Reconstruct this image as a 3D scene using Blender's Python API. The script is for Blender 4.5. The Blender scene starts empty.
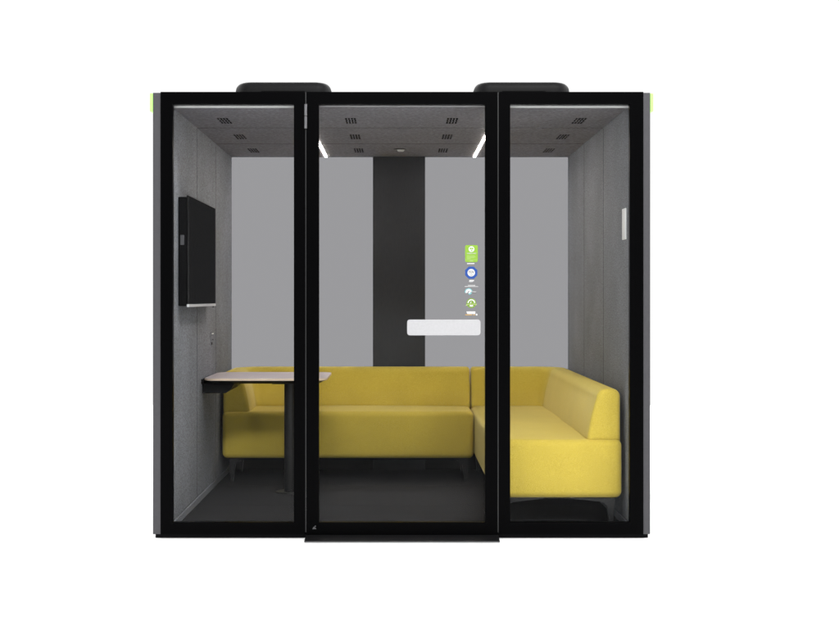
import bpy, bmesh, math, random
from mathutils import Vector, Matrix
random.seed(4)
R = math.radians
scn = bpy.context.scene
COL = scn.collection

# ------------------------------------------------------------------ materials
def mat(name, base, rough=0.5, spec=0.5, metal=0.0, emit=None, estr=0.0, coat=0.0):
    m = bpy.data.materials.new(name); m.use_nodes = True
    b = m.node_tree.nodes['Principled BSDF']
    b.inputs['Base Color'].default_value = (*base, 1)
    b.inputs['Roughness'].default_value = rough
    b.inputs['Specular IOR Level'].default_value = spec
    b.inputs['Metallic'].default_value = metal
    b.inputs['Coat Weight'].default_value = coat
    if emit:
        b.inputs['Emission Color'].default_value = (*emit, 1)
        b.inputs['Emission Strength'].default_value = estr
    return m

def N(m, t, **kw):
    n = m.node_tree.nodes.new(t)
    for k, v in kw.items(): setattr(n, k, v)
    return n

def speckle(m, c_dark, c_light, scale=220, stretch=(1,1,1), lo=.36, hi=.64, bump=.25, bdist=.002,
            big=0.0, bigscale=3.0, detail=3.0, rvar=None):
    """fibre speckle: fine noise between two yarn colours, a faint larger mottling, and a bump"""
    nt = m.node_tree; L = nt.links; b = nt.nodes['Principled BSDF']
    tc = N(m, 'ShaderNodeTexCoord'); mp = N(m, 'ShaderNodeMapping'); mp.inputs['Scale'].default_value = stretch
    L.new(tc.outputs['Object'], mp.inputs['Vector'])
    no = N(m, 'ShaderNodeTexNoise'); no.inputs['Scale'].default_value = scale; no.inputs['Detail'].default_value = detail
    no.inputs['Roughness'].default_value = .65
    L.new(mp.outputs['Vector'], no.inputs['Vector'])
    mr = N(m, 'ShaderNodeMapRange'); mr.inputs['From Min'].default_value = lo; mr.inputs['From Max'].default_value = hi
    L.new(no.outputs['Fac'], mr.inputs['Value'])
    mx = N(m, 'ShaderNodeMix', data_type='RGBA')
    mx.inputs[6].default_value = (*c_dark, 1); mx.inputs[7].default_value = (*c_light, 1)
    L.new(mr.outputs['Result'], mx.inputs[0])
    out = mx.outputs[2]
    if big:
        n2 = N(m, 'ShaderNodeTexNoise'); n2.inputs['Scale'].default_value = bigscale; n2.inputs['Detail'].default_value = 4
        L.new(tc.outputs['Object'], n2.inputs['Vector'])
        m2 = N(m, 'ShaderNodeMapRange'); m2.inputs['From Min'].default_value = .3; m2.inputs['From Max'].default_value = .7
        m2.inputs['To Min'].default_value = 1 - big; m2.inputs['To Max'].default_value = 1 + big
        L.new(n2.outputs['Fac'], m2.inputs['Value'])
        vm = N(m, 'ShaderNodeVectorMath', operation='SCALE')
        L.new(out, vm.inputs[0]); L.new(m2.outputs['Result'], vm.inputs['Scale'])
        out = vm.outputs['Vector']
    L.new(out, b.inputs['Base Color'])
    bp = N(m, 'ShaderNodeBump'); bp.inputs['Strength'].default_value = bump; bp.inputs['Distance'].default_value = bdist
    L.new(no.outputs['Fac'], bp.inputs['Height']); L.new(bp.outputs['Normal'], b.inputs['Normal'])
    return m

def glass(name, tint, refl=1.0):
    m = bpy.data.materials.new(name); m.use_nodes = True
    nt = m.node_tree; nt.nodes.clear(); L = nt.links
    o = N(m, 'ShaderNodeOutputMaterial'); t = N(m, 'ShaderNodeBsdfTransparent'); g = N(m, 'ShaderNodeBsdfGlossy')
    t.inputs['Color'].default_value = (*tint, 1); g.inputs['Roughness'].default_value = .01
    g.inputs['Color'].default_value = (refl, refl, refl, 1)
    lw = N(m, 'ShaderNodeLayerWeight'); lw.inputs['Blend'].default_value = .5
    pw = N(m, 'ShaderNodeMath', operation='POWER'); pw.inputs[1].default_value = 5.0
    f = N(m, 'ShaderNodeMath', operation='MULTIPLY_ADD'); f.inputs[1].default_value = .9; f.inputs[2].default_value = .03
    L.new(lw.outputs['Facing'], pw.inputs[0]); L.new(pw.outputs[0], f.inputs[0])
    mx = N(m, 'ShaderNodeMixShader')
    L.new(f.outputs[0], mx.inputs[0]); L.new(t.outputs[0], mx.inputs[1]); L.new(g.outputs[0], mx.inputs[2])
    L.new(mx.outputs[0], o.inputs['Surface'])
    return m

M = {}
M['felt']   = speckle(mat('grey_felt', (.15,.15,.155), .95, .1), (.142,.148,.164), (.296,.309,.345), 150, lo=.38, hi=.62, bump=.35, big=.10, bigscale=2.5)
M['ceilfelt'] = speckle(mat('ceiling_felt', (.12,.12,.13), .95, .1), (.145,.141,.158), (.270,.263,.293), 130, stretch=(.45,1,1), lo=.38, hi=.62, bump=.35, big=.05, bigscale=3)
M['shell']  = speckle(mat('shell_grey', (.14,.137,.148), .55, .3), (.046,.045,.050), (.050,.049,.054), 60, bump=.03)
M['black']  = mat('black_frame', (.0012,.0012,.0014), .30, .018)
M['base']   = mat('black_base', (.0025,.0025,.003), .45, .05)
M['thresh'] = mat('dark_metal_ramp', (.006,.006,.0065), .4, .1, 0)
M['alu']    = mat('aluminium', (.22,.22,.23), .3, .5, 1.0)
M['gap']    = mat('dark_profile', (.014,.0145,.015), .35, .4)
M['trim']   = mat('white_trim', (.62,.62,.62), .4, .4)
M['trim2']  = mat('grey_trim', (.35,.34,.35), .5, .4)
M['cap']    = speckle(mat('fan_plastic', (.03,.03,.031), .55, .12), (.0038,.0038,.0041), (.0054,.0054,.0058), 90, bump=.06)
M['slot']   = mat('slot_black', (.002,.002,.002), .8, .1)
M['column'] = speckle(mat('column_laminate', (.04,.04,.042), .8, .2), (.037,.039,.044), (.045,.047,.053), 120, stretch=(1,1,.2), bump=.05, big=.08)
M['carpet'] = speckle(mat('carpet', (.04,.04,.04), .95, .1), (.015,.015,.0165), (.037,.037,.040), 150, stretch=(.35,1,1), bump=.5, big=.1)
M['panel']  = mat('dark_lower_panel', (.01,.01,.0105), .7, .2)
M['yellow'] = speckle(mat('yellow_wool', (.55,.42,.05), .9, .15), (.445,.333,.038), (.620,.472,.080), 280, lo=.34, hi=.66, bump=.35, bdist=.0025, big=.05, bigscale=4)
by = M['yellow'].node_tree.nodes['Principled BSDF']
by.inputs['Sheen Weight'].default_value = .38; by.inputs['Sheen Roughness'].default_value = .5
by.inputs['Sheen Tint'].default_value = (1,.90,.48,1)
M['leg']    = mat('leg_metal', (.016,.016,.017), .4, .25, .1)
M['tablemetal'] = mat('table_metal', (.014,.014,.015), .45, .35, .1)
M['tvcase'] = mat('tv_case', (.004,.004,.0045), .4, .08)
M['screen'] = None
M['silver'] = mat('silver', (.75,.75,.76), .35, .5, .4)
M['white']  = mat('white_plastic', (.88,.88,.89), .4, .4)
M['handle'] = speckle(mat('handle_white', (.8,.8,.81), .45, .3), (.375,.375,.385), (.40,.40,.41), 90, bump=.05)
M['btn']    = mat('grey_button', (.06,.06,.065), .4, .4)
M['led']    = mat('led_warm', (1,.9,.8), .5, emit=(1,.90,.79), estr=84.0)
M['ind']    = mat('indicator_green', (.12,.3,.05), .4, emit=(.60,1.0,.30), estr=.85)
M['bulb']   = mat('sensor_lens', (.5,.5,.5), .3)
M['glass']  = glass('clear_glass', (.985,.99,.988), .08)
M['tint']   = glass('smoked_grey_glass', (.602,.598,.610), .0015)
M['ground'] = mat('white_studio_floor', (.93,.93,.93), .8, .1)
for n, c in dict(green=(.20,.35,.04), blue=(.025,.067,.26), swhite=(.54,.54,.54), ink=(.006,.006,.006), teal=(.15,.36,.38), leaf=(.15,.25,.035),
                 leaf2=(.29,.38,.14), orange=(.46,.29,.11), palewhite=(.36,.36,.36), inkgrey=(.07,.07,.065), lime=(.32,.46,.16), sill=(.15,.15,.155)).items():
    M[n] = mat('ink_' + n, c, .6, .1)
M['markgrey'] = mat('ink_markgrey', (.09,.09,.095), .5, .1)
def screen():
    m = bpy.data.materials.new('tv_screen'); m.use_nodes = True; nt = m.node_tree; nt.nodes.clear(); L = nt.links
    o = N(m, 'ShaderNodeOutputMaterial'); d = N(m, 'ShaderNodeBsdfDiffuse'); g = N(m, 'ShaderNodeBsdfGlossy'); mx = N(m, 'ShaderNodeMixShader')
    d.inputs['Color'].default_value = (.002,.002,.0022,1); g.inputs['Roughness'].default_value = .16; mx.inputs[0].default_value = .05
    L.new(d.outputs[0], mx.inputs[1]); L.new(g.outputs[0], mx.inputs[2]); L.new(mx.outputs[0], o.inputs['Surface'])
    return m
M['screen'] = screen()
M['bracket'] = mat('bracket_black', (.004,.004,.0045), .5, .1)
# table top: pale wood laminate
def wood():
    m = mat('pale_wood', (.5,.42,.42), .35, .4); nt = m.node_tree; L = nt.links; b = nt.nodes['Principled BSDF']
    tc = N(m,'ShaderNodeTexCoord'); mp = N(m,'ShaderNodeMapping'); mp.inputs['Scale'].default_value = (1.5, 22, 22)
    L.new(tc.outputs['Object'], mp.inputs['Vector'])
    no = N(m,'ShaderNodeTexNoise'); no.inputs['Scale'].default_value = 3; no.inputs['Detail'].default_value = 7; no.inputs['Distortion'].default_value = .6
    L.new(mp.outputs['Vector'], no.inputs['Vector'])
    cr = N(m,'ShaderNodeValToRGB'); cr.color_ramp.elements[0].position = .35; cr.color_ramp.elements[0].color = (.50,.42,.43,1)
    cr.color_ramp.elements[1].position = .65; cr.color_ramp.elements[1].color = (.72,.64,.66,1)
    L.new(no.outputs['Fac'], cr.inputs[0]); L.new(cr.outputs[0], b.inputs['Base Color'])
    return m
M['wood'] = wood()
M['woodedge'] = mat('pale_wood_edge', (.72,.58,.45), .45, .3)

# ------------------------------------------------------------------ mesh helpers
def link_obj(name, bm, mats, parent=None, smooth=False, loc=None):
    me = bpy.data.meshes.new(name)
    bmesh.ops.recalc_face_normals(bm, faces=bm.faces)
    bm.to_mesh(me); bm.free()
    if not isinstance(mats, (list, tuple)): mats = [mats]
    for m in mats: me.materials.append(m)
    if smooth:
        for p in me.polygons: p.use_smooth = True
        if smooth != 'all':
            me.update()
            try: me.set_sharp_from_angle(angle=R(38))
            except Exception: pass
    o = bpy.data.objects.new(name, me); COL.objects.link(o)
    if smooth and smooth != 'all':
        wn = o.modifiers.new('weighted', 'WEIGHTED_NORMAL'); wn.keep_sharp = True
    if parent: o.parent = parent
    if parent and parent.type == 'EMPTY':
        # vertices were written in world space: shift them into the parent's frame
        me.transform(Matrix.Translation(-WORLD[parent.name]))
        WORLD[o.name] = WORLD[parent.name]
    elif parent:
        me.transform(Matrix.Translation(-WORLD[parent.name])); WORLD[o.name] = WORLD[parent.name]
    else:
        WORLD[o.name] = Vector((0,0,0))
    return o
WORLD = {}
def thing(name, label, cat, loc, group=None):
    o = bpy.data.objects.new(name, None); COL.objects.link(o); o.location = loc
    o.empty_display_size = .1
    o['label'] = label; o['category'] = cat
    if group: o['group'] = group
    WORLD[o.name] = Vector(loc)
    return o

def box(bm, x0, x1, y0, y1, z0, z1, bev=0, seg=2, mi=0):
    r = bmesh.ops.create_cube(bm, size=1)
    vs = r['verts']
    for v in vs:
        v.co = Vector((x0 + (v.co.x + .5) * (x1 - x0), y0 + (v.co.y + .5) * (y1 - y0), z0 + (v.co.z + .5) * (z1 - z0)))
    fs = set(f for v in vs for f in v.link_faces)
    for f in fs: f.material_index = mi
    if bev:
        es = list(set(e for v in vs for e in v.link_edges))
        bmesh.ops.bevel(bm, geom=es, offset=bev, segments=seg, affect='EDGES', profile=.5, material=-1)
    return bm
def nb(): return bmesh.new()
def bx(name, m, parent, *a, bev=0, seg=2, smooth=True):
    return link_obj(name, box(nb(), *a, bev=bev, seg=seg), m, parent, smooth=smooth and bev > 0)

def ring(bm, o, i, y0, y1):
    """rectangular frame in XZ: outer rect o=(x0,x1,z0,z1), inner rect i, depth y0..y1"""
    def rect(r, y): return [bm.verts.new((x, y, z)) for x, z in ((r[0],r[2]),(r[1],r[2]),(r[1],r[3]),(r[0],r[3]))]
    of, inf, ob, ib = rect(o,y0), rect(i,y0), rect(o,y1), rect(i,y1)
    for k in range(4):
        j = (k+1) % 4
        bm.faces.new((of[k],of[j],inf[j],inf[k])); bm.faces.new((ob[k],ib[k],ib[j],ob[j]))
        bm.faces.new((of[k],ob[k],ob[j],of[j])); bm.faces.new((inf[k],inf[j],ib[j],ib[k]))
    bmesh.ops.bevel(bm, geom=list(bm.edges), offset=.0012, segments=1, affect='EDGES')
    return bm

def cyl(bm, cx, cy, z0, z1, r0, r1=None, n=32, axis='z', bev=0, mi=0):
    r1 = r0 if r1 is None else r1
    a = []; b = []
    for k in range(n):
        t = 2*math.pi*k/n; c, s = math.cos(t), math.sin(t)
        if axis == 'z': a.append(bm.verts.new((cx+r0*c, cy+r0*s, z0))); b.append(bm.verts.new((cx+r1*c, cy+r1*s, z1)))
        else: a.append(bm.verts.new((cx+r0*c, z0, cy+r0*s))); b.append(bm.verts.new((cx+r1*c, z1, cy+r1*s)))   # axis y, (cx, cz)
    for k in range(n):
        j = (k+1) % n; f = bm.faces.new((a[k],a[j],b[j],b[k])); f.material_index = mi
    fa = bm.faces.new(a[::-1]); fb = bm.faces.new(b); fa.material_index = fb.material_index = mi
    if bev:
        es = list(fa.edges) + list(fb.edges)
        bmesh.ops.bevel(bm, geom=es, offset=bev, segments=2, affect='EDGES')
    return bm

def poly_y(bm, pts, y0, y1, mi=0, bev=0):
    """XZ polygon extruded in y"""
    a = [bm.verts.new((x,y0,z)) for x,z in pts]; b = [bm.verts.new((x,y1,z)) for x,z in pts]
    n = len(pts)
    fs = [bm.faces.new(a), bm.faces.new(b[::-1])]
    for k in range(n):
        j=(k+1)%n; fs.append(bm.faces.new((a[j],a[k],b[k],b[j])))
    for f in fs: f.material_index = mi
    if bev:
        es = list(set(e for f in fs[:2] for e in f.edges)); bmesh.ops.bevel(bm, geom=es, offset=bev, segments=2, affect='EDGES')
    return bm

def rrect(x0, x1, z0, z1, r, n=6):
    pts = []
    for cx, cz, a0 in ((x1-r,z0+r,-90),(x1-r,z1-r,0),(x0+r,z1-r,90),(x0+r,z0+r,180)):
        for k in range(n+1):
            a = R(a0 + 90*k/n); pts.append((cx+r*math.cos(a), cz+r*math.sin(a)))
    return pts

def rounded_box(lo, hi, r, nin=14, nc=5, fn=None, bm=None):
    """upholstery block: a dense rounded box, so it can be bulged by fn"""
    bm = bm or nb()
    axes = []
    for a in range(3):
        l, h = lo[a], hi[a]; s = []
        for k in range(nc): s.append(l + r*(1 - math.tan(R(45*(1 - k/nc)))))
        m = max(2, int(nin*(h-l)/max(hi[b]-lo[b] for b in range(3)))+1)
        for k in range(m+1): s.append(l+r + (h-l-2*r)*k/m)
        for k in range(1, nc+1): s.append(h - r*(1 - math.tan(R(45*k/nc))))
        axes.append(s)
    cache = {}
    def V(i,j,k):
        key=(i,j,k)
        if key not in cache:
            p = Vector((axes[0][i],axes[1][j],axes[2][k]))
            q = Vector([min(max(p[a],lo[a]+r),hi[a]-r) for a in range(3)])
            d = p-q
            if d.length > 1e-9: p = q + d.normalized()*r
            if fn: p = fn(p)
            cache[key] = bm.verts.new(p)
        return cache[key]
    nx,ny,nz = (len(s)-1 for s in axes)
    for i in range(nx):
        for j in range(ny):
            bm.faces.new((V(i,j,0),V(i,j+1,0),V(i+1,j+1,0),V(i+1,j,0))); bm.faces.new((V(i,j,nz),V(i+1,j,nz),V(i+1,j+1,nz),V(i,j+1,nz)))
    for i in range(nx):
        for k in range(nz):
            bm.faces.new((V(i,0,k),V(i+1,0,k),V(i+1,0,k+1),V(i,0,k+1))); bm.faces.new((V(i,ny,k),V(i,ny,k+1),V(i+1,ny,k+1),V(i+1,ny,k)))
    for j in range(ny):
        for k in range(nz):
            bm.faces.new((V(0,j,k),V(0,j,k+1),V(0,j+1,k+1),V(0,j+1,k))); bm.faces.new((V(nx,j,k),V(nx,j+1,k),V(nx,j+1,k+1),V(nx,j,k+1)))
    return bm

# ------------------------------------------------------------------ layout constants (metres; camera at the origin in plan)
F = 6.70; B = 9.18; CZ = 1.192
WL, WR = -1.152, 1.177                     # inner faces of the side walls
OL, OR_ = -1.237, 1.273                    # outer faces
HC = 2.167                                 # ceiling underside
SEAM = (7.61, 8.395)

# ------------------------------------------------------------------ the pod
pod = thing('office_pod', 'black framed glass meeting pod with grey felt walls, holding the yellow sofas', 'office pod', (.018, F, 0))

# floor tray
fl = bx('floor_tray', M['base'], pod, OL+.010, OR_-.008, F+.012, B+.06, -.02, -.001, bev=.002)
bm = nb()
for a, b in ((F+.03, SEAM[0]-.0012), (SEAM[0]+.0012, SEAM[1]-.0012), (SEAM[1]+.0012, B-.002)):
    box(bm, WL+.004, WR-.004, a, b, 0, .006, bev=.0012, seg=1)
link_obj('carpet_tile', bm, M['carpet'], fl)
# threshold ramp in front of the door
bm = nb()
prof = [(F-.122,-.020),(F-.120,-.0125),(F-.030,-.002),(F-.012,-.002),(F-.012,-.020)]
a = [bm.verts.new((-.4646, y, z)) for y,z in prof]; b = [bm.verts.new((.505, y, z)) for y,z in prof]
bm.faces.new(a); bm.faces.new(b[::-1])
for k in range(5):
    j=(k+1)%5; bm.faces.new((a[j],a[k],b[k],b[j]))
bmesh.ops.bevel(bm, geom=list(bm.edges), offset=.001, segments=1, affect='EDGES')
th = link_obj('threshold', bm, M['thresh'], pod)
bx('edge_strip', M['sill'], th, -.4630, .5034, F-.1250, F-.1225, -.0208, -.0150)

# side walls: shell + three felt panels + skirting
for s, xo, xi in ((-1, OL, WL), (1, OR_, WR)):
    xa, xb = sorted((xo, xi - s*(-.020)))
    w = bx('side_wall', M['shell'], pod, xa, xb, F-.004, B+.05, .0, 2.228, bev=.002)
    px0, px1 = sorted((xi, xi + s*.018))
    ys = [F+.034, SEAM[0], SEAM[1], B+.0115]
    for k in range(3):
        bx('felt_panel', M['felt'], w, px0, px1, ys[k]+(.007 if k else 0), ys[k+1]-(.007 if k < 2 else 0), .052, HC+.019, bev=.0005, seg=1, smooth=False)
    for sy in SEAM:
        q0, q1 = sorted((xi + s*.0008, xi + s*.017))
        bx('seam_strip', M['slot'], w, q0, q1, sy-.0066, sy+.0066, .053, HC-.003)
    sx0, sx1 = sorted((xi-s*.003, xi+s*.016))
    bx('skirting', M['felt'], w, sx0, sx1, F+.034, B-.001, .007, .046, bev=.0015, seg=1, smooth=False)

# ceiling with real slots
slots_y = [7.306, 8.03, 8.77]
slots_x = [-.955, -.259, .297, .997]
SW, SP, SL, SLP = .0108, .0160, .064, .079        # slot width/pitch, length/pitch
def breaks(lo, hi, centers, n, w, p):
    out = [lo]; holes = []
    for c in centers:
        for k in range(n):
            a = c + (k-(n-1)/2)*p - w/2; out += [a, a+w]; holes.append(len(out)-2)
    out.append(hi); return out, set(holes)
bm = nb()
panels = ((F+.034, SEAM[0]-.009), (SEAM[0]+.009, SEAM[1]-.009), (SEAM[1]+.009, B+.011))
for (ya, yb), cy in zip(panels, slots_y):
    xs, hx = breaks(WL+.0005, WR-.0005, slots_x, 4, SW, SP)
    yy, hy = breaks(ya, yb, [cy], 3, SL, SLP)
    grid = {}
    T = .02
    def gv(i,j,t):
        if (i,j,t) not in grid: grid[(i,j,t)] = bm.verts.new((xs[i], yy[j], HC + (T if t else 0)))
        return grid[(i,j,t)]
    NX, NY = len(xs)-1, len(yy)-1
    hole = lambda i,j: (i in hx and j in hy) or i<0 or j<0 or i>=NX or j>=NY
    for i in range(NX):
        for j in range(NY):
            if hole(i,j): continue
            bm.faces.new((gv(i,j,0),gv(i,j+1,0),gv(i+1,j+1,0),gv(i+1,j,0)))
            bm.faces.new((gv(i,j,1),gv(i+1,j,1),gv(i+1,j+1,1),gv(i,j+1,1)))
            for di,dj,p,q in ((-1,0,(i,j),(i,j+1)),(1,0,(i+1,j),(i+1,j+1)),(0,-1,(i,j),(i+1,j)),(0,1,(i,j+1),(i+1,j+1))):
                if hole(i+di,j+dj):
                    f = bm.faces.new((gv(*p,0),gv(*q,0),gv(*q,1),gv(*p,1)))
                    if 0 <= i+di < NX and 0 <= j+dj < NY: f.material_index = 1
ceil = link_obj('ceiling', bm, [M['ceilfelt'], M['slot']], pod)
for cy in slots_y:
    for cx in slots_x:
        bm = nb(); box(bm, cx-.045, cx+.045, cy-.135, cy+.135, HC+.0205, HC+.028)
        link_obj('air_vent', bm, M['slot'], ceil)
for x in (-.497, .527):
    bx('led_strip', M['led'], ceil, x-.0075, x+.0075, F+.25, B-.01, HC-.0025, HC-.0003)
bm = nb(); cyl(bm, .013, 8.69, HC-.006, HC+.004, .044, .046, bev=.001)
sp_ = link_obj('ceiling_sensor', bm, M['gap'], ceil, smooth=True)
bm = nb(); cyl(bm, .018, 8.69, HC-.016, HC-.005, .018, .026, bev=.001)
link_obj('lens', bm, M['bulb'], sp_, smooth=True)
for sy in SEAM:
    bx('seam_strip', M['slot'], ceil, WL+.002, WR-.002, sy-.0085, sy+.0085, HC+.0008, HC+.0195)
roof = bx('roof', M['base'], pod, WL-.018, WR+.018, F+.003, B+.05, HC+.030, 2.2285, bev=.0015)

# roof fans
def fan(cx, w):
    y0, y1 = 7.33, 7.85
    def fn(p):
        u = (p.x-cx)/(w/2); v = (p.y-(y0+y1)/2)/((y1-y0)/2)
        t = max(0, (p.z-2.229)/.15)
        k = 1 - .05*t
        p.x = cx + (p.x-cx)*k; p.y = (y0+y1)/2 + (p.y-(y0+y1)/2)*k
        if t > .7: p.z += .007*(1-u*u)*(1-v*v*.4)
        return p
    # plan-rounded prism with a rounded top edge
    bm = nb(); pts = []
    prev = None
    lay = [(2.2287,0)] + [(2.351+.038*math.sin(R(a)), .038*(1-math.cos(R(a)))) for a in range(0,91,15)]
    rings = []
    for z, ins in lay:
        pr = rrect(cx-w/2+ins, cx+w/2-ins, y0+ins, y1-ins, .085-ins*.8, 8)
        rings.append([bm.verts.new(fn(Vector((x,y,z)))) for x,y in pr])
    n = len(rings[0])
    for a,b in zip(rings, rings[1:]):
        for k in range(n):
            j=(k+1)%n; bm.faces.new((a[k],a[j],b[j],b[k]))
    last = rings[-1]; bm.faces.new(rings[0][::-1])
    c = rings[-1]
    for q in (.75,.5,.25):
        nr = []
        for v in last:
            p = Vector((cx+(v.co.x-cx)*q, (y0+y1)/2+(v.co.y-(y0+y1)/2)*q, 0)); u=(p.x-cx)/(w/2)
            p.z = 2.391 + .009*(1-u*u); nr.append(bm.verts.new(p))
        for k in range(n):
            j=(k+1)%n; bm.faces.new((c[k],c[j],nr[j],nr[k]))
        c = nr
    bm.faces.new(c)
    f = link_obj('roof_fan', bm, M['cap'], pod, smooth='all')
    bx('intake_slot', M['slot'], f, cx-.115, cx+.125, y0-.0015, y0+.012, 2.3305, 2.3365, bev=.001)
fan(-.640, .555); fan(.690, .555)

# back wall
bm = nb(); box(bm, -.173, .187, B-.03, B+.045, -.0008, HC-.0005, bev=.002)
link_obj('back_column', bm, M['column'], pod)
for xa, xb in ((WL+.0008, -.1735), (.1875, WR-.0008)):
    lp = bx('back_lower_panel', M['panel'], pod, xa, xb, B+.002, B+.045, -.0008, .600, bev=.002)
    bx('back_glass', M['tint'], pod, xa-.004, xb+.004, B+.012, B+.020, .6005, HC+.004)

# front windows and door
zt, zb = 2.169, .0606
def front_panel(name, ox0, ox1, ix0, ix1, z0=.001):
    bm = nb(); ring(bm, (ox0, ox1, z0, 2.2315), (ix0, ix1, zb, zt), F-.010, F+.028)
    fr = link_obj(name, bm, M['black'], pod)
    bx('glass_pane', M['glass'], fr, ix0-.004, ix1+.004, F+.004, F+.012, zb-.004, zt+.004)
    return fr
fw1 = front_panel('fixed_window', -1.1975, -.4685, -1.136, -.525)
fw2 = front_panel('fixed_window', .5085, 1.2375, .566, 1.169)
door = front_panel('door', -.4615, .5015, -.399, .4395, z0=-.004)
bx('window_trim', M['trim'], fw1, -1.1365, -.5245, F+.0285, F+.0335, zt-.013, zt-.002)
bx('window_trim', M['trim'], fw2, .5655, 1.1695, F+.0285, F+.0335, zt-.013, zt-.002)
bx('top_trim', M['trim2'], door, -.3995, .44, F+.0285, F+.0335, zt-.008, zt-.002)
for x in (-.465, .505):
    bx('door_post', M['gap'], pod, x-.012, x+.012, F+.0285, F+.050, .008, 2.16)
    bx('edge_seal', M['gap'], pod, x-.0024, x+.0024, F-.006, F+.028, .010, 2.229)
# hinge: two knuckles
for za, zc in ((2.110, 2.169), (2.046, 2.1075)):
    bm = nb(); cyl(bm, -.4648, F-.012, za, zc, .0082, n=20, bev=.001); link_obj('hinge', bm, M['alu'], door, smooth=True)
for za, zc in ((.125, .185), (.062, .1225)):
    bm = nb(); cyl(bm, -.4650, F-.004, za, zc, .0045, n=16, bev=.0008); link_obj('hinge', bm, M['gap'], door, smooth=True)
# handle plate
bm = nb(); poly_y(bm, rrect(.046, .4145, 1.0045, 1.0835, .013), F-.034, F-.022, bev=.002)
for x in (.075, .385): cyl(bm, x, 1.044, F-.023, F+.004, .014, axis='y', n=20)
link_obj('door_handle', bm, M['handle'], door, smooth=True)

# small mark bottom left of the door
bm = nb(); yq = F-.0106
x0, z0 = -.4315, .0270
poly_y(bm, [(x0,z0),(x0+.020,z0),(x0+.017,z0+.006),(x0+.013,z0+.008),(x0+.008,z0+.013),(x0+.004,z0+.008)], yq-.0006, yq)
cyl(bm, x0+.0145, z0+.0145, yq-.0006, yq, .0032, axis='y', n=16)
link_obj('corner_mark', bm, M['markgrey'], door)

# ---------------- stickers on the door glass
GY = F + .0038
def P2(px, py): return ((px-398)/198.06, (534.0-py)/198.06+.0)
def text_into(bm, s, cx, cz, w, h, mi, y):
    cu = bpy.data.curves.new('t', 'FONT'); cu.body = s; cu.align_x = 'CENTER'; cu.align_y = 'CENTER'; cu.resolution_u = 2; cu.offset = .007
    ob = bpy.data.objects.new('t', cu); COL.objects.link(ob)
    dg = bpy.context.evaluated_depsgraph_get(); me = bpy.data.meshes.new_from_object(ob.evaluated_get(dg))
    xs = [v.co.x for v in me.vertices]; ys = [v.co.y for v in me.vertices]
    sx = w/(max(xs)-min(xs)); sz = h/(max(ys)-min(ys)); mx_=(max(xs)+min(xs))/2; my=(max(ys)+min(ys))/2
    t = nb(); t.from_mesh(me)
    for v in t.verts: v.co = Vector((cx+(v.co.x-mx_)*sx, y-.0006, cz+(v.co.y-my)*sz))
    for f in t.faces: f.material_index = mi
    tm = bpy.data.meshes.new('tt'); t.to_mesh(tm); t.free(); bm.from_mesh(tm)
    bpy.data.objects.remove(ob); bpy.data.curves.remove(cu); bpy.data.meshes.remove(me); bpy.data.meshes.remove(tm)
def disc(bm, cx, cz, r, mi, y, n=32, t=.0003, rot=0):
    pts = [(cx+r*math.cos(2*math.pi*(k/n)+rot), cz+r*math.sin(2*math.pi*(k/n)+rot)) for k in range(n)]
    poly_y(bm, pts, y-t, y, mi=mi)
def bar(bm, cx, cz, w, h, mi, y, t=.0003): poly_y(bm, [(cx-w/2,cz-h/2),(cx+w/2,cz-h/2),(cx+w/2,cz+h/2),(cx-w/2,cz+h/2)], y-t, y, mi=mi)
px = 1/198.06
# 1 green certificate
bm = nb(); cx, cz = P2(471.5, 253.5)
poly_y(bm, rrect(cx-6.35*px, cx+6.35*px, cz-8.5*px, cz+8.5*px, 1.6*px), GY-.0004, GY, mi=0)
lx, lz = P2(471.5, 249)
disc(bm, lx, lz, 2.9*px, 1, GY-.0005)
disc(bm, lx-.0045, lz+.003, .0045, 0, GY-.0009, 16); disc(bm, lx+.005, lz+.003, .0045, 0, GY-.0009, 16); disc(bm, lx+.001, lz-.007, .0035, 0, GY-.0009, 16)
text_into(bm, 'GREENGUARD', lx, P2(0,253.3)[1], 9.6*px, 1.2*px, 1, GY-.0006)
for k, (yy_, w) in enumerate(((255.6,8.0),(256.7,8.8),(257.8,7.5),(258.7,4.0))):
    bar(bm, P2(471.2-(8.8-w)/2, 0)[0], P2(0,yy_)[1], w*px, .45*px, 2, GY-.0006)
bar(bm, cx, P2(0,259.7)[1], 12.2*px, .35*px, 2, GY-.0006)
bar(bm, cx, P2(0,260.7)[1], 3.2*px, .8*px, 2, GY-.0006)
o = link_obj('certificate_sticker', bm, [M['green'], M['swhite'], M['lime']], door); o['label'] = 'green rectangular certificate sticker with white emblem'
bm = nb(); bar(bm, P2(470.8,0)[0], P2(0,263.5)[1], 7.2*px, .9*px, 0, GY); o = link_obj('caption_strip', bm, M['swhite'], door)
# 2 blue octagon
bm = nb(); cx, cz = P2(471.3, 272.6)
disc(bm, cx, cz, 6.6*px, 0, GY, 8, rot=math.pi/8); disc(bm, cx, cz, 3.75*px, 1, GY-.0005, 32)
text_into(bm, 'TÜV', cx, cz+.8*px, 5.4*px, 3.1*px, 2, GY-.0010)
text_into(bm, 'SÜD', cx, cz-2.3*px, 2.8*px, 1.2*px, 2, GY-.0010)
o = link_obj('octagon_sticker', bm, [M['blue'], M['swhite'], M['ink']], door); o['label'] = 'blue octagonal sticker with white centre and black letters'
bm = nb(); bar(bm, P2(471.7,0)[0], P2(0,280.5)[1], 4.8*px, 1.1*px, 0, GY); bar(bm, P2(471.0,0)[0], P2(0,281.6)[1], 4.0*px, .5*px, 0, GY)
link_obj('caption_strip', bm, M['swhite'], door)
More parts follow.
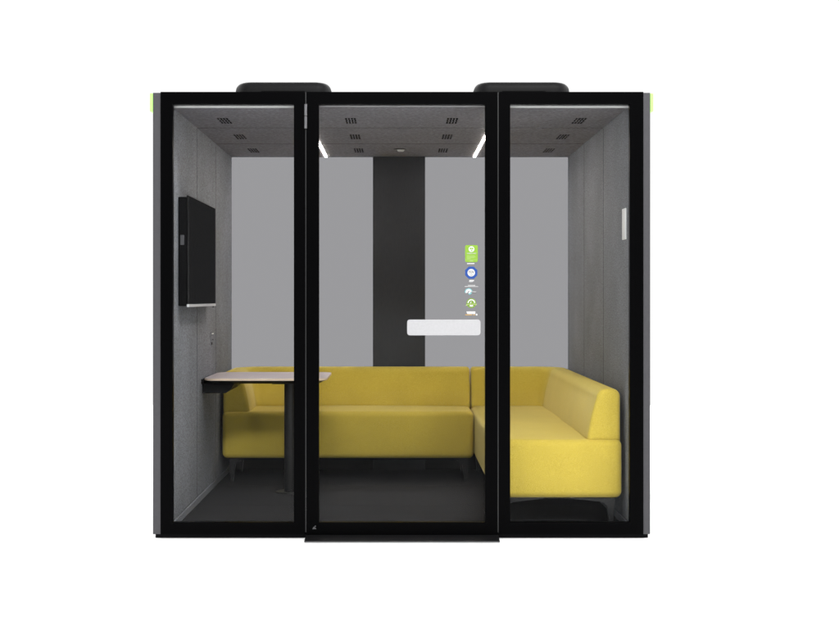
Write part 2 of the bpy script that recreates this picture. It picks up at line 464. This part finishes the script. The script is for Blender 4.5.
# 3 line + tiny caption
bm = nb(); bar(bm, P2(471.6,0)[0], P2(0,285.3)[1], 7.2*px, .9*px, 0, GY); bar(bm, P2(471.5,0)[0], P2(0,286.4)[1], 13.4*px, .75*px, 0, GY)
link_obj('caption_strip', bm, M['palewhite'], door)
# 4 teal swoosh
def arc(bm, cx, cz, r0, r1, a0, a1, mi, y, n=16, t=.0003):
    pts = [(cx+r1*math.cos(R(a0+(a1-a0)*k/n)), cz+r1*math.sin(R(a0+(a1-a0)*k/n))) for k in range(n+1)]
    pts += [(cx+r0*math.cos(R(a1-(a1-a0)*k/n)), cz+r0*math.sin(R(a1-(a1-a0)*k/n))) for k in range(n+1)]
    poly_y(bm, pts, y-t, y, mi=mi)
bm = nb(); cx, cz = P2(468.7, 292.0)
arc(bm, cx, cz, 2.9*px, 3.9*px, 10, 190, 0, GY); arc(bm, cx, cz, .9*px, 3.1*px, 5, 200, 1, GY-.0005)
arc(bm, cx+.7*px, cz+.3*px, 1.2*px, 2.8*px, 250, 340, 0, GY); arc(bm, cx+.5*px, cz+.5*px, .6*px, 1.8*px, 230, 330, 1, GY-.0006)
bar(bm, cx+5*px, cz+.3*px, 5.2*px, .7*px, 2, GY); bar(bm, cx+5.6*px, cz-.5*px, 4*px, .5*px, 3, GY)
o = link_obj('swoosh_sticker', bm, [M['teal'], M['swhite'], M['palewhite'], M['inkgrey']], door); o['label'] = 'small white and teal curved emblem sticker'
# 5 green badge with ribbon
bm = nb(); cx, cz = P2(471.4, 303.0)
disc(bm, cx, cz, 4.9*px, 0, GY); arc(bm, cx, cz, 2.7*px, 3.9*px, 0, 180, 1, GY-.0005); arc(bm, cx, cz-.3*px, 1.7*px, 3.3*px, 230, 310, 1, GY-.0005)
poly_y(bm, [(cx-5.6*px,cz-2.9*px),(cx-5.2*px,cz-1.2*px),(cx-3*px,cz-.7*px),(cx+3*px,cz-.6*px),(cx+5.6*px,cz-.8*px),(cx+5.2*px,cz-2.0*px),(cx+3*px,cz-1.6*px),(cx-3*px,cz-1.7*px)], GY-.0010, GY-.0007, mi=2)
poly_y(bm, [(cx-1.2*px,cz-.5*px),(cx-.2*px,cz+.2*px),(cx+.1*px,cz+2*px),(cx-.9*px,cz+1.2*px)], GY-.0008, GY-.0005, mi=1)
o = link_obj('badge_sticker', bm, [M['leaf'], M['swhite'], M['leaf2']], door); o['label'] = 'round green badge sticker with a ribbon across'
# 6 white lettering over orange line
bm = nb(); cx, cz = P2(471.0, 312.7)
poly_y(bm, [(cx-4.6*px,cz+1.4*px),(cx+4.4*px,cz+1.4*px),(cx+4.3*px,cz-1.3*px),(cx-3.8*px,cz-1.3*px)], GY-.0003, GY, mi=0)
bar(bm, cx-2.3*px, cz-2.0*px, 7.0*px, 1.0*px, 1, GY-.0005); bar(bm, cx+3.2*px, cz-2.0*px, 1.9*px, 1.0*px, 1, GY-.0005); disc(bm, cx+5.6*px, cz-1.8*px, 1.0*px, 0, GY, 16)
o = link_obj('lettering_sticker', bm, [M['swhite'], M['orange']], door); o['label'] = 'white lettering sticker with an orange underline'

# indicator lights on the upper corners
for s, xo in ((-1, OL), (1, OR_)):
    xa, xb = sorted((xo + s*.0005, xo + s*.0165))
    bm = nb(); box(bm, xa, xb, F-.001, F+.090, 2.133, 2.2265, bev=.005, seg=3)
    link_obj('indicator_light', bm, M['ind'], pod, smooth=True)

# ------------------------------------------------------------------ things inside the pod
# television
tv = thing('television', 'flat black television hung on the left felt wall', 'television', (WL, 7.455, 1.145))
bm = nb(); box(bm, WL+.001, -1.106, 6.950, 7.960, 1.150, 1.722, bev=.004)
link_obj('case', bm, M['tvcase'], tv, smooth=True)
bm = nb(); box(bm, -1.1055, -1.0955, 6.943, 7.967, 1.160, 1.728, bev=.0025)
sc = link_obj('screen', bm, [M['screen']], tv, smooth=True)
bx('chin_bar', M['silver'], tv, -1.1055, -1.0935, 6.943, 7.967, 1.1445, 1.1590, bev=.0015)
bx('status_light', M['btn'], tv, -1.099, -1.089, 7.86, 7.92, 1.136, 1.1435, bev=.001)
bx('side_button', M['btn'], tv, -1.140, -1.119, 6.944, 6.9495, 1.470, 1.522, bev=.002)
bx('top_edge', M['btn'], tv, -1.1055, -1.0958, 6.943, 7.967, 1.7285, 1.7315, bev=.001)

# control panel on right wall
cp = thing('control_panel', 'small white control panel on the right felt wall', 'control panel', (WR, 6.90, 1.494))
bm = nb(); box(bm, WR-.0085, WR-.0005, 6.828, 6.925, 1.494, 1.656, bev=.0035, seg=4)
link_obj('housing', bm, M['white'], cp, smooth=True)
bx('display', M['white'], cp, WR-.0094, WR-.0087, 6.838, 6.915, 1.52, 1.645, bev=.0004)

# socket plate (part of the pod's left wall)
sk = bx('socket_plate', M['felt'], pod, WL+.0005, WL+.006, 8.14, 8.24, .900, .982, bev=.002)
bx('socket_latch', M['white'], sk, WL+.0065, WL+.010, 8.155, 8.225, .969, .975, bev=.0008)
bx('socket_opening', M['slot'], sk, WL+.0062, WL+.0072, 8.20, 8.225, .931, .938)
bx('socket_opening', M['slot'], sk, WL+.0062, WL+.0075, 8.15, 8.185, .905, .920)

# table
tb = thing('table', 'small pale wood topped table on a dark column, fixed against the left wall', 'table', (-.66, 8.10, .006))
def table_slab(ins, z0, z1, r=.09):
    x0, x1, y0, y1 = WL+.012, -.418, 7.735, 8.44
    return rrect(x0+ins, x1-ins, y0+ins, y1-ins, r-ins*.6, 8)
bm = nb(); rings = []
for ins, z, in ((.045,.690),(.012,.7065),(.0,.7095),(.0,.7195),(.0015,.7215)):
    rings.append([bm.verts.new((x,y,z)) for x,y in table_slab(ins, 0, 0)])
n = len(rings[0])
for q,(a,b) in enumerate(zip(rings, rings[1:])):
    for k in range(n):
        j=(k+1)%n; f = bm.faces.new((a[k],a[j],b[j],b[k])); f.material_index = 2 if q < 2 else 1
f = bm.faces.new(rings[0][::-1]); f.material_index = 2
f = bm.faces.new(rings[-1]); f.material_index = 0
link_obj('table_top', bm, [M['wood'], M['woodedge'], M['tablemetal']], tb, smooth=True)
bm = nb(); cyl(bm, -.660, 8.10, .014, .672, .0345, n=40); link_obj('table_leg', bm, M['tablemetal'], tb, smooth=True)
bm = nb(); cyl(bm, -.660, 8.10, .0065, .0135, .092, .086, n=48, bev=.001); link_obj('base_plate', bm, M['tablemetal'], tb, smooth=True)
bx('mounting_plate', M['tablemetal'], tb, -.76, -.56, 8.00, 8.20, .6725, .6895, bev=.002)
bm = nb(); poly_y(bm, [(WL+.001,.632),(-1.015,.632),(-.975,.664),(-.965,.6895),(WL+.001,.6895)], 7.80, 8.38, bev=.003)
poly_y(bm, [(WL+.001,.690),(WL+.011,.690),(WL+.011,.716),(WL+.001,.716)], 7.76, 8.42)
link_obj('wall_bracket', bm, M['bracket'], tb, smooth=True)

# ---------------- sofas
def sweep_back(a_end, arm_end, yb, xside, s, mname='yellow', seed=0):
    """L shaped back and arm.  Back runs along y=yb from x=a_end to the wall side x=xside, then along the wall towards the camera to y=arm_end.
       s=+1: arm on the right.  offset t = distance from the outer (wall) line."""
    # profile (t,z), anticlockwise, rounded top
    z0, z1 = .445, .722; tb_, tt = .178, .128
    prof = []
    prof += [(0.004, z0)]
    prof += [(0.004 - 0.0, z0 + (z1-.045-z0)*k/6) for k in range(1,7)]
    ro = .040; ri = .052
    for k in range(1,9):
        a = R(90*k/8); prof.append((.004+ro*(1-math.cos(a)), z1-ro+ro*math.sin(a)))
    for k in range(0,9):
        a = R(90*k/8); prof.append((tt-ri+ri*math.sin(a), z1-ri+ri*math.cos(a)))
    for k in range(1,9):
        u = k/8; prof.append((tt+(tb_-tt)*(u**.85) + .004*math.sin(math.pi*u), z1-ri + (z0-(z1-ri))*u))
    # normals in profile plane
    n = len(prof); nor = []
    for i in range(n):
        p, q = prof[(i-1)%n], prof[(i+1)%n]
        d = Vector((q[0]-p[0], q[1]-p[1])).normalized(); nor.append(Vector((-d.y, d.x)))
    nor[0] = Vector((-1,0)); nor[-1] = Vector((1,0))
    Rr = .215; cx = xside - s*Rr; cy = yb - Rr
    bm = nb(); rings = []
    def ringpts(fn, ins):
        out = []
        for (t,z), nn in zip(prof, nor):
            zz = z + nn.y*-ins*-1 if False else z
            t2 = t; 
            t2 = t - nn.x*ins; zz = max(z - nn.y*ins, z0)
            out.append(bm.verts.new(fn(t2, zz)))
        return out
    re = .022
    K = 6
    # start cap on the back's free end
    for k in range(K+1):
        a = R(90*k/K); ins = re*(1-math.sin(a)); x = a_end + s*re*(1-math.cos(a))
        rings.append(ringpts(lambda t,z,x=x: Vector((x, yb-t, z)), ins))
    m = 14
    for k in range(1, m+1):
        x = a_end+s*re + (cx-(a_end+s*re))*k/m; w = .0025*math.sin(math.pi*k/m)
        rings.append(ringpts(lambda t,z,x=x,w=w: Vector((x, yb-t - (w if t>.1 else 0), z)), 0))
    for k in range(1, 11):
        a = R(90*k/10)
        rings.append(ringpts(lambda t,z,a=a: Vector((cx + s*(Rr-t)*math.sin(a), cy + (Rr-t)*math.cos(a), z)), 0))
    ye = arm_end + re
    for k in range(1, m+1):
        y = cy + (ye-cy)*k/m; w = .003*math.sin(math.pi*k/m)
        rings.append(ringpts(lambda t,z,y=y,w=w: Vector((xside - s*(t + (w if t>.1 else 0)), y, z)), 0))
    for k in range(1, K+1):
        a = R(90*k/K); ins = re*(1-math.cos(a)); y = ye - re*math.sin(a)
        rings.append(ringpts(lambda t,z,y=y: Vector((xside - s*t, y, z)), ins))
    for A,Bq in zip(rings, rings[1:]):
        for k in range(n):
            j=(k+1)%n; bm.faces.new((A[k],A[j],Bq[j],Bq[k]))
    for base in (rings[0], rings[-1]):
        c = sum((v.co for v in base), Vector())/n; prev = base
        for q in (.8,.6,.4,.2):
            nr = [bm.verts.new(c + (v.co-c)*q) for v in base]
            for k in range(n):
                j=(k+1)%n; bm.faces.new((prev[k],prev[j],nr[j],nr[k]))
            prev = nr
        cv = bm.verts.new(c)
        for k in range(n):
            j=(k+1)%n; bm.faces.new((prev[k],prev[j],cv))
    return bm

def sofa_leg(parent, x, y, sx, wing, sy=1):
    """cast leg with a wing that runs under the seat"""
    bm = nb()
    pts = [(x-sx*.018,.1585),(x-sx*.018,.150),(x-sx*.006,.008),(x+sx*.010,.008),(x+sx*.022,.115),(x+sx*.034,.133),(x+sx*.060,.1405),(x+sx*wing,.1545),(x+sx*wing,.1585)]
    if sx < 0: pts = pts[::-1]
    poly_y(bm, pts, y, y+.032, bev=.0025)
    cyl(bm, x+sx*.002, y+.016, .0062, .0085, .012, n=16)
    return link_obj('leg', bm, M['leg'], parent, smooth=True)

def seat(parent, x0, x1, y0, y1, seed):
    random.seed(seed); ph = random.random()*6
    def fn(p):
        u = (p.x-x0)/(x1-x0); v = (p.y-y0)/(y1-y0); w = (p.z-.16)/.30
        if w > .9: p.z += .006*math.sin(math.pi*u)*math.sin(math.pi*v) + .0012*math.sin(9*p.x+ph)*math.sin(7*p.y)
        if v < .1: p.y -= .005*math.sin(math.pi*w)*math.sin(math.pi*u) + .0012*math.sin(7*p.x+ph)*math.sin(9*p.z)*math.sin(math.pi*w)
        if u < .05: p.x -= .003*math.sin(math.pi*w)*math.sin(math.pi*v)
        return p
    bm = rounded_box((x0,y0,.160),(x1,y1,.462), .034, nin=40, nc=5, fn=fn)
    return link_obj('seat', bm, M['yellow'], parent, smooth='all')

YB = B - .032
# two-seater on the left
s1 = thing('sofa', 'yellow two seat sofa along the back wall, its arm behind the table', 'sofa', (-.32, 8.85, .006), 'yellow modular sofas in the pod')
seat(s1, -1.132, .4885, 8.530, YB, 1)
link_obj('backrest', sweep_back(.4895, 8.548, YB, -1.132, -1, seed=1), M['yellow'], s1, smooth='all')
bx('underframe', M['panel'], s1, -1.10, .455, 8.62, YB-.05, .140, .1595, bev=.002)
for x, sx in ((-1.075, 1), (.440, -1)):
    for y in (8.575, 9.06): sofa_leg(s1, x, y, sx, .085)
# chaise on the right
s2 = thing('sofa', 'yellow chaise sofa running along the right wall with arm and back', 'sofa', (.825, 8.0, .006), 'yellow modular sofas in the pod')
seat(s2, .4945, 1.1555, 6.835, YB, 2)
link_obj('backrest', sweep_back(.496, 6.858, YB, 1.154, 1, seed=2), M['yellow'], s2, smooth='all')
bx('underframe', M['panel'], s2, .54, 1.11, 6.95, YB-.05, .140, .1595, bev=.002)
for x, sx in ((.545, 1), (1.105, -1)):
    for y in (6.862, 9.06): sofa_leg(s2, x, y, sx, .21)

# ------------------------------------------------------------------ studio floor
bm = nb(); vs = [bm.verts.new(p) for p in ((-14,-4,-.0215),(14,-4,-.0215),(14,15,-.0215),(-14,15,-.0215))]; bm.faces.new(vs)
g = link_obj('ground', bm, M['ground']); g['kind'] = 'structure'

# ------------------------------------------------------------------ light: white studio, bright behind the pod and dim behind the camera
w = bpy.data.worlds.new('World'); scn.world = w; w.use_nodes = True
nt = w.node_tree; L = nt.links; bg = nt.nodes['Background']
tc = nt.nodes.new('ShaderNodeTexCoord'); sep = nt.nodes.new('ShaderNodeSeparateXYZ'); L.new(tc.outputs['Generated'], sep.inputs[0])
mr = nt.nodes.new('ShaderNodeMapRange'); mr.interpolation_type = 'SMOOTHSTEP'
mr.inputs['From Min'].default_value = -.55; mr.inputs['From Max'].default_value = .35
mr.inputs['To Min'].default_value = .32; mr.inputs['To Max'].default_value = 1.04
L.new(sep.outputs['Y'], mr.inputs['Value']); L.new(mr.outputs['Result'], bg.inputs['Strength'])
bg.inputs['Color'].default_value = (1,1,1,1)

def area(name, loc, target, sx, sy, power, col=(1,1,1)):
    l = bpy.data.lights.new(name, 'AREA'); l.shape = 'RECTANGLE'; l.size = sx; l.size_y = sy; l.energy = power; l.color = col
    o = bpy.data.objects.new(name, l); COL.objects.link(o); o.location = loc
    o.rotation_euler = (Vector(target)-Vector(loc)).to_track_quat('-Z','Y').to_euler()
    return o
area('right_softbox', (7.5, -6.0, 1.9), (.2, 8.3, .6), 2.2, 2.2, 200, (1,.985,.965))
area('left_softbox', (-7.5, -6.0, 1.9), (-.2, 8.3, .6), 2.2, 2.2, 180, (1,.99,.98))
area('key_softbox', (1.0, -9.0, 9.0), (0, 8.5, .4), 3.5, 1.6, 1300)
area('top_softbox', (1.6, 4.0, 5.9), (.9, 7.5, .5), 2.6, 1.2, 250)
area('floor_softbox', (0, 4.2, 5.5), (0, 4.6, 0), 9.0, 3.0, 100)
area('back_softbox', (0, 13, 6), (0, 13, 0), 20.0, 3.0, 1200)
area('side_softbox', (-7, 7.5, 4.5), (-4, 8, 0), 3.0, 5.0, 300)
area('side_softbox', (7, 7.5, 4.5), (4, 8, 0), 3.0, 5.0, 300)

# ------------------------------------------------------------------ camera
cam = bpy.data.cameras.new('camera'); co = bpy.data.objects.new('camera', cam); COL.objects.link(co)
co.location = (0, 0, CZ); co.rotation_euler = (R(90), 0, 0)
cam.sensor_width = 36; cam.lens = 36*1327/839
cam.shift_x = 21.5/839; cam.shift_y = -10.5/839
cam.clip_end = 200; cam.clip_start = .05
scn.camera = co
scn.view_settings.view_transform = 'Standard'; scn.view_settings.look = 'None'
scn.view_settings.exposure = 0; scn.view_settings.gamma = 1
scn.cycles.max_bounces = 12; scn.cycles.transparent_max_bounces = 24
